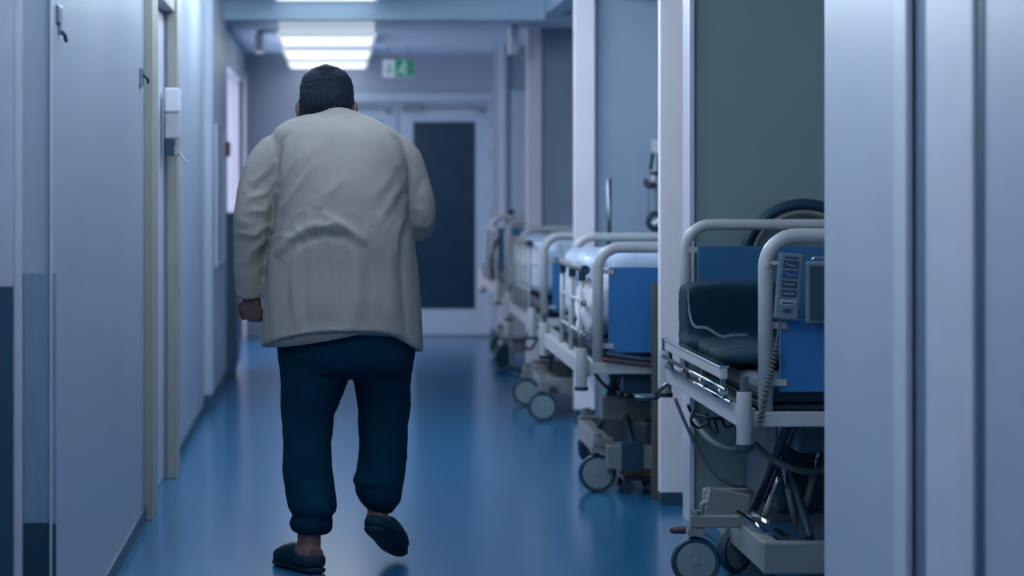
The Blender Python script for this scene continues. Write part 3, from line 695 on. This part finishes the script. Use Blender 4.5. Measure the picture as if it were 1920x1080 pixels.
nz = np.array([noise.noise(Vector((c[0]*9, c[1]*9, c[2]*4)))*.006+noise.noise(Vector((c[0]*22, c[1]*22, c[2]*13)))*.0025 for c in co])
rid = np.array([(1-abs(noise.noise(Vector((c[0]*16+c[2]*9, c[1]*8, c[2]*20-c[0]*8)))))**5 for c in co])
nz = nz + .006*(rid-.4)*np.exp(-((u-600)/95)**2-((v-425)/45)**2) + .004*(rid-.4)*np.exp(-((u-478)/40)**2-((v-400)/110)**2) + .004*(rid-.4)*np.exp(-((u-770)/40)**2-((v-390)/90)**2)
wgt = np.where(no[:,1] < .2, 1, .3)*np.clip((v-196)/14, 0, 1)
co = co+no*((hgt*1.0*wgt)+nz*wgt)[:,None]
me.vertices.foreach_set('co', co.ravel()); me.update()
me.transform(Matrix.Translation(-off)); shirt = link('shirt', me, 'shirt', per, True)
shirt['label'] = 'pale loose long-sleeved shirt'
# shirt tail showing below the back hem
tl = []
for k in range(15):
    x = 500+k*13; yb = 648-30*(k/14)**1.3
    tl.append((x, 600, yb))
m = MB(); ra, rb = [], []
for x, yt, yb in tl:
    t = (x-642)/152; d = -.248*math.sqrt(max(0,1-abs(t)**2.3)); ra.append((Wp(x,yt,d+.012), Wp(x,yb,d-.004+.008)))
bm_ = m.b
A_ = [[bm_.verts.new(p[0]), bm_.verts.new(p[1]), bm_.verts.new(p[1]+Vector((0,.008,0))), bm_.verts.new(p[0]+Vector((0,.008,0)))] for p in ra]
for a_, b_ in zip(A_, A_[1:]):
    for i in range(4): bm_.faces.new((a_[i], b_[i], b_[(i+1)%4], a_[(i+1)%4]))
bm_.faces.new(A_[0][::-1]); bm_.faces.new(A_[-1])
m.build('under_hem', 'shirt', shirt, True, off=off)
MB().tube(bez([Wp(443,551,.0), Wp(470,549,-.0),Wp(494,545,.01)],4),.004,6) if False else None
# ---- trousers
def leg(rows, n=26):
    out = []
    for (y, xl, xr, b, cy) in rows: out.append(ring(y, xl, xr, b, cy, n, 2.1))
    return out
m = MB()
m.loft([ring(575,520,772,.20,0), ring(610,518,776,.215,0), ring(650,518,779,.215,0), ring(672,520,776,.205,0), ring(695,524,773,.18,0), ring(706,535,765,.12,0)])
m.loft(leg([(640,522,640,.17,0),(690,523,654,.165,0),(720,526,650,.15,0),(745,527,641,.138,0),(780,528,624,.122,0),(830,530,621,.115,-.01),(880,532,624,.11,-.03),(920,535,629,.105,-.05),(945,539,632,.105,-.06),(955,543,632,.10,-.06),(961,552,618,.085,-.06),(967,544,622,.09,-.06),(978,541,625,.09,-.06),(990,546,623,.085,-.06),(997,560,612,.06,-.06)]))
m.loft(leg([(640,655,777,.17,0),(690,657,773,.165,.02),(720,665,771,.15,.04),(760,671,773,.135,.07),(800,673,768,.12,.08),(850,674,764,.11,.07),(885,668,759,.108,.06),(905,660,757,.108,.05),(914,667,755,.10,.05),(926,666,753,.10,.05),(942,674,751,.09,.05),(955,686,742,.07,.05),(964,696,734,.045,.05)]))
me = remeshed(m, .009, 'trousers', 3)
for vtx in me.vertices:
    c = vtx.co; vtx.co += vtx.normal*(noise.noise(Vector((c.x*10, c.y*10, c.z*7)))*.007+noise.noise(Vector((c.x*18, c.y*18, c.z*30)))*.003)
me.transform(Matrix.Translation(-off)); link('trousers', me, 'trousers', per, True)['label'] = 'dark loose gathered trousers'
# ---- body (one continuous skin surface)
m = MB()
hcn = Wp(612, 191, .15); hr = Matrix.Rotation(math.radians(-24), 3, 'X')
m.ball(hcn, (.090,.105,.106), hr, 18, 2.4)
def hp(x, y, z): return hcn + hr @ Vector((x, y, z))          # head space: +y face, +z crown
m.ball(hp(0,.05,-.075), (.062,.06,.055), hr, 12)              # jaw
m.tube([hp(0,.095,.015), hp(0,.118,-.02), hp(0,.128,-.032), hp(0,.105,-.042)], [.010,.012,.016,.014], 10)
m.ball(hp(0,.098,.03), (.055,.016,.012), hr, 8)               # brow
m.ball(hp(0,.098,-.066), (.026,.014,.010), hr, 8); m.ball(hp(0,.09,-.1), (.024,.02,.018), hr, 8)
for sx in (-1, 1):
    m.ball(hp(sx*.099,-.005,-.028), (.014,.022,.034), hr @ Matrix.Rotation(sx*.35,3,'Z'), 10)
    m.ball(hp(sx*.04,.085,-.03), (.03,.025,.022), hr, 8)
m.tube([Wp(630,262,.05), Wp(622,225,.10), Wp(614,200,.135)], [.085,.068,.062], 16)
m.loft([ring(235,560,700,.07,.05,24), ring(290,535,745,.15,.02,24), ring(400,535,748,.19,0,24), ring(520,530,758,.2,0,24), ring(640,538,762,.17,0,24), ring(690,560,740,.09,0,24)])
m.tube([Wp(545,280,.02), Wp(498,330,0), Wp(472,430,0), Wp(468,500,.03), Wp(469,548,.06), Wp(470,562,.065)], [.07,.062,.05,.044,.031,.032], 14)
m.tube([Wp(730,280,.02), Wp(770,340,.02), Wp(778,412,.05), Wp(735,435,.29), Wp(690,442,.36)], [.07,.06,.05,.044,.031], 14)
def hand(wr, down, out, fwd, curl):
    # palm from the wrist along 'down'; 'out' points to the back of the hand, 'fwd' to the thumb side
    d, o_, f_ = Vector(down).normalized(), Vector(out).normalized(), Vector(fwd).normalized()
    rot = Matrix((f_, o_, d)).transposed()
    m.ball(wr+d*.045, (.041,.019,.05), rot, 12, 2.6)
    for k, (s_, L_) in enumerate(((.030,.078),(.010,.086),(-.011,.080),(-.030,.064))):
        p = wr+d*.082+f_*s_; pts = [p-d*.02]; a_ = 0.15; ln = (L_*.45, L_*.32, L_*.23)
        q_ = p.copy(); pts.append(q_.copy())
        for j in range(3):
            a_ += curl[j]; q_ = q_ + (d*math.cos(a_) - o_*math.sin(a_))*ln[j]; pts.append(q_.copy())
        m.tube(pts, [.0105,.0105,.0098,.0092,.0078], 9)
        m.ball(pts[-1], .0078, n=6)
    b_ = wr+d*.03+f_*.036
    tpts = [b_-f_*.012, b_+f_*.016+d*.012-o_*.004, b_+f_*.024+d*.038-o_*.012, b_+f_*.018+d*.06-o_*.02]
    m.tube(tpts, [.014,.013,.0115,.009], 9); m.ball(tpts[-1], .009, n=6)
hand(Wp(470,553,.06), (.04,.12,-1), (-.55,-.8,0), (-.6,.75,.1) if False else (-.82,.55,.0), (1.0,1.25,.8))
hand(Wp(690,442,.36), (-1,.15,-.05), (.1,1,0), (0,.1,1), (.5,.7,.5))
m.tube([Wp(585,660,0), Wp(577,800,0), Wp(581,900,-.04), Wp(580,985,-.07), Wp(580,1020,-.08), Wp(580,1052,-.085)], [.085,.058,.056,.043,.042,.044], 14)
m.tube([Wp(712,660,.02), Wp(720,800,.08), Wp(715,880,.06), Wp(712,945,.045), Wp(708,968,.03), Wp(704,985,.02)], [.085,.058,.056,.042,.038,.042], 14)
# feet
LH = Vector((-.077, 9.61, 0)); ly = math.radians(28); ld = Vector((-math.sin(ly), math.cos(ly), 0))
m.tube([LH+Vector((0,0,.062))-ld*.03, LH+Vector((0,0,.062))+ld*.05, LH+ld*.14+Vector((0,0,.052)), LH+ld*.22+Vector((0,0,.04))], [.035,.042,.042,.032], 12)
RT = Vector((.247, 9.93, .004)); RH = Vector((.154, 9.70, .118)); rd = (RT-RH).normalized()
rn = Vector((0,0,1)); rn = (rn-rd*rn.dot(rd)).normalized()
m.tube([RH+rn*.045-rd*.02, RH+rn*.048+rd*.05, RH+rd*.15+rn*.045, RH+rd*.22+rn*.035], [.035,.041,.04,.03], 12)
me = remeshed(m, .0052, 'body', 2, off); body = link('body', me, 'skin', per, True)
for sx in (-1, 1): MB().ball(hp(sx*.033,.092,.008), .0125, n=8).build('eye', 'eye', body, True, off=off)
# ---- hair
m = MB()
m.ball(hcn+hr@Vector((0,-.004,.010)), (.0985,.113,.106), hr, 20, 3.0)
mh = remeshed(m, .005, 'hair', 1)
bm_ = bmesh.new(); bm_.from_mesh(mh)
inv = hr.inverted()
kill = []
for vtx in bm_.verts:
    l_ = inv @ (vtx.co-hcn)
    hl = -.075 if l_.y < -.035 else (.0 if l_.y < .045 else .055)
    if l_.z < hl-.02 or (l_.y > .05 and l_.z < .06) : kill.append(vtx)
bmesh.ops.delete(bm_, geom=kill, context='VERTS')
bmesh.ops.recalc_face_normals(bm_, faces=bm_.faces)
for vtx in bm_.verts:
    l_ = inv @ (vtx.co-hcn)
    vtx.co += vtx.normal*(abs(noise.noise(vtx.co*45))*.005+noise.noise(vtx.co*14)*.004 + (.010*math.exp(-((l_.x+.0)/.03)**2) if l_.z > .085 else 0))
bm_.to_mesh(mh); bm_.free(); mh.transform(Matrix.Translation(-off))
hair = link('hair', mh, 'hair', per, True); hair['label'] = 'short dark hair'
so = hair.modifiers.new('thick', 'SOLIDIFY'); so.thickness = .008; so.offset = -1
tu = MB()
for k in range(70):
    a_ = random.uniform(0, 2*PI); rr = random.uniform(0,.035)
    p = hcn+hr@Vector((rr*math.cos(a_), rr*math.sin(a_)-.03, .112)); d = Vector((random.uniform(-.4,.4), random.uniform(-.3,.3), 1))*random.uniform(.006,.016)
    tu.tube([p, p+d*.6, p+d+Vector((random.uniform(-.004,.004),0,0))], [.0022,.0016,.0005], 4)
tu.build('hair_tuft', 'hair', hair, off=off)
# ---- slippers
def slipper(heel, d, nrm, wd):
    d = d.normalized(); sd = d.cross(nrm).normalized()
    rows = []
    def row(s_, w_, h_, z_=0):
        r_ = []
        for k in range(16):
            t = 2*PI*k/16; cx, cz = math.cos(t), math.sin(t)
            r_.append(heel+d*s_+sd*(w_*math.copysign(abs(cx)**.8,cx))+nrm*(z_+h_/2+h_/2*math.copysign(abs(cz)**.7,cz)))
        return r_
    sole = MB().loft([row(-.052,.022,.022), row(-.04,.036,.024), row(0,.042,.026), row(.08,.042,.026), row(.15,.05,.026), row(.2,.05,.026), row(.235,.038,.024), row(.25,.018,.02)])
    upper = MB().loft([row(.035,.041,.07,.01), row(.07,.046,.088,.01), row(.12,.05,.084,.01), row(.17,.052,.07,.01), row(.21,.047,.056,.01), row(.24,.032,.042,.008), row(.252,.014,.028,.006)])
    back = MB().tube([heel+d*.05+sd*.043+nrm*.05] + [heel+d*(-.0-.046*math.cos(a_))+sd*(.042*math.sin(a_))+nrm*.042 for a_ in [PI/2-k*PI/8 for k in range(9)]] + [heel+d*.05-sd*.043+nrm*.05], [(.008,.02)]*11, 8)
    t = sole.build('slipper', 'slipper', per, True, off=off)
    upper.build('slipper_upper', 'slipper', t, True, off=off); back.build('heel_band', 'slipper', t, True, off=off)
slipper(LH, ld, Vector((0,0,1)), .1)
slipper(RH, rd, rn, .1)
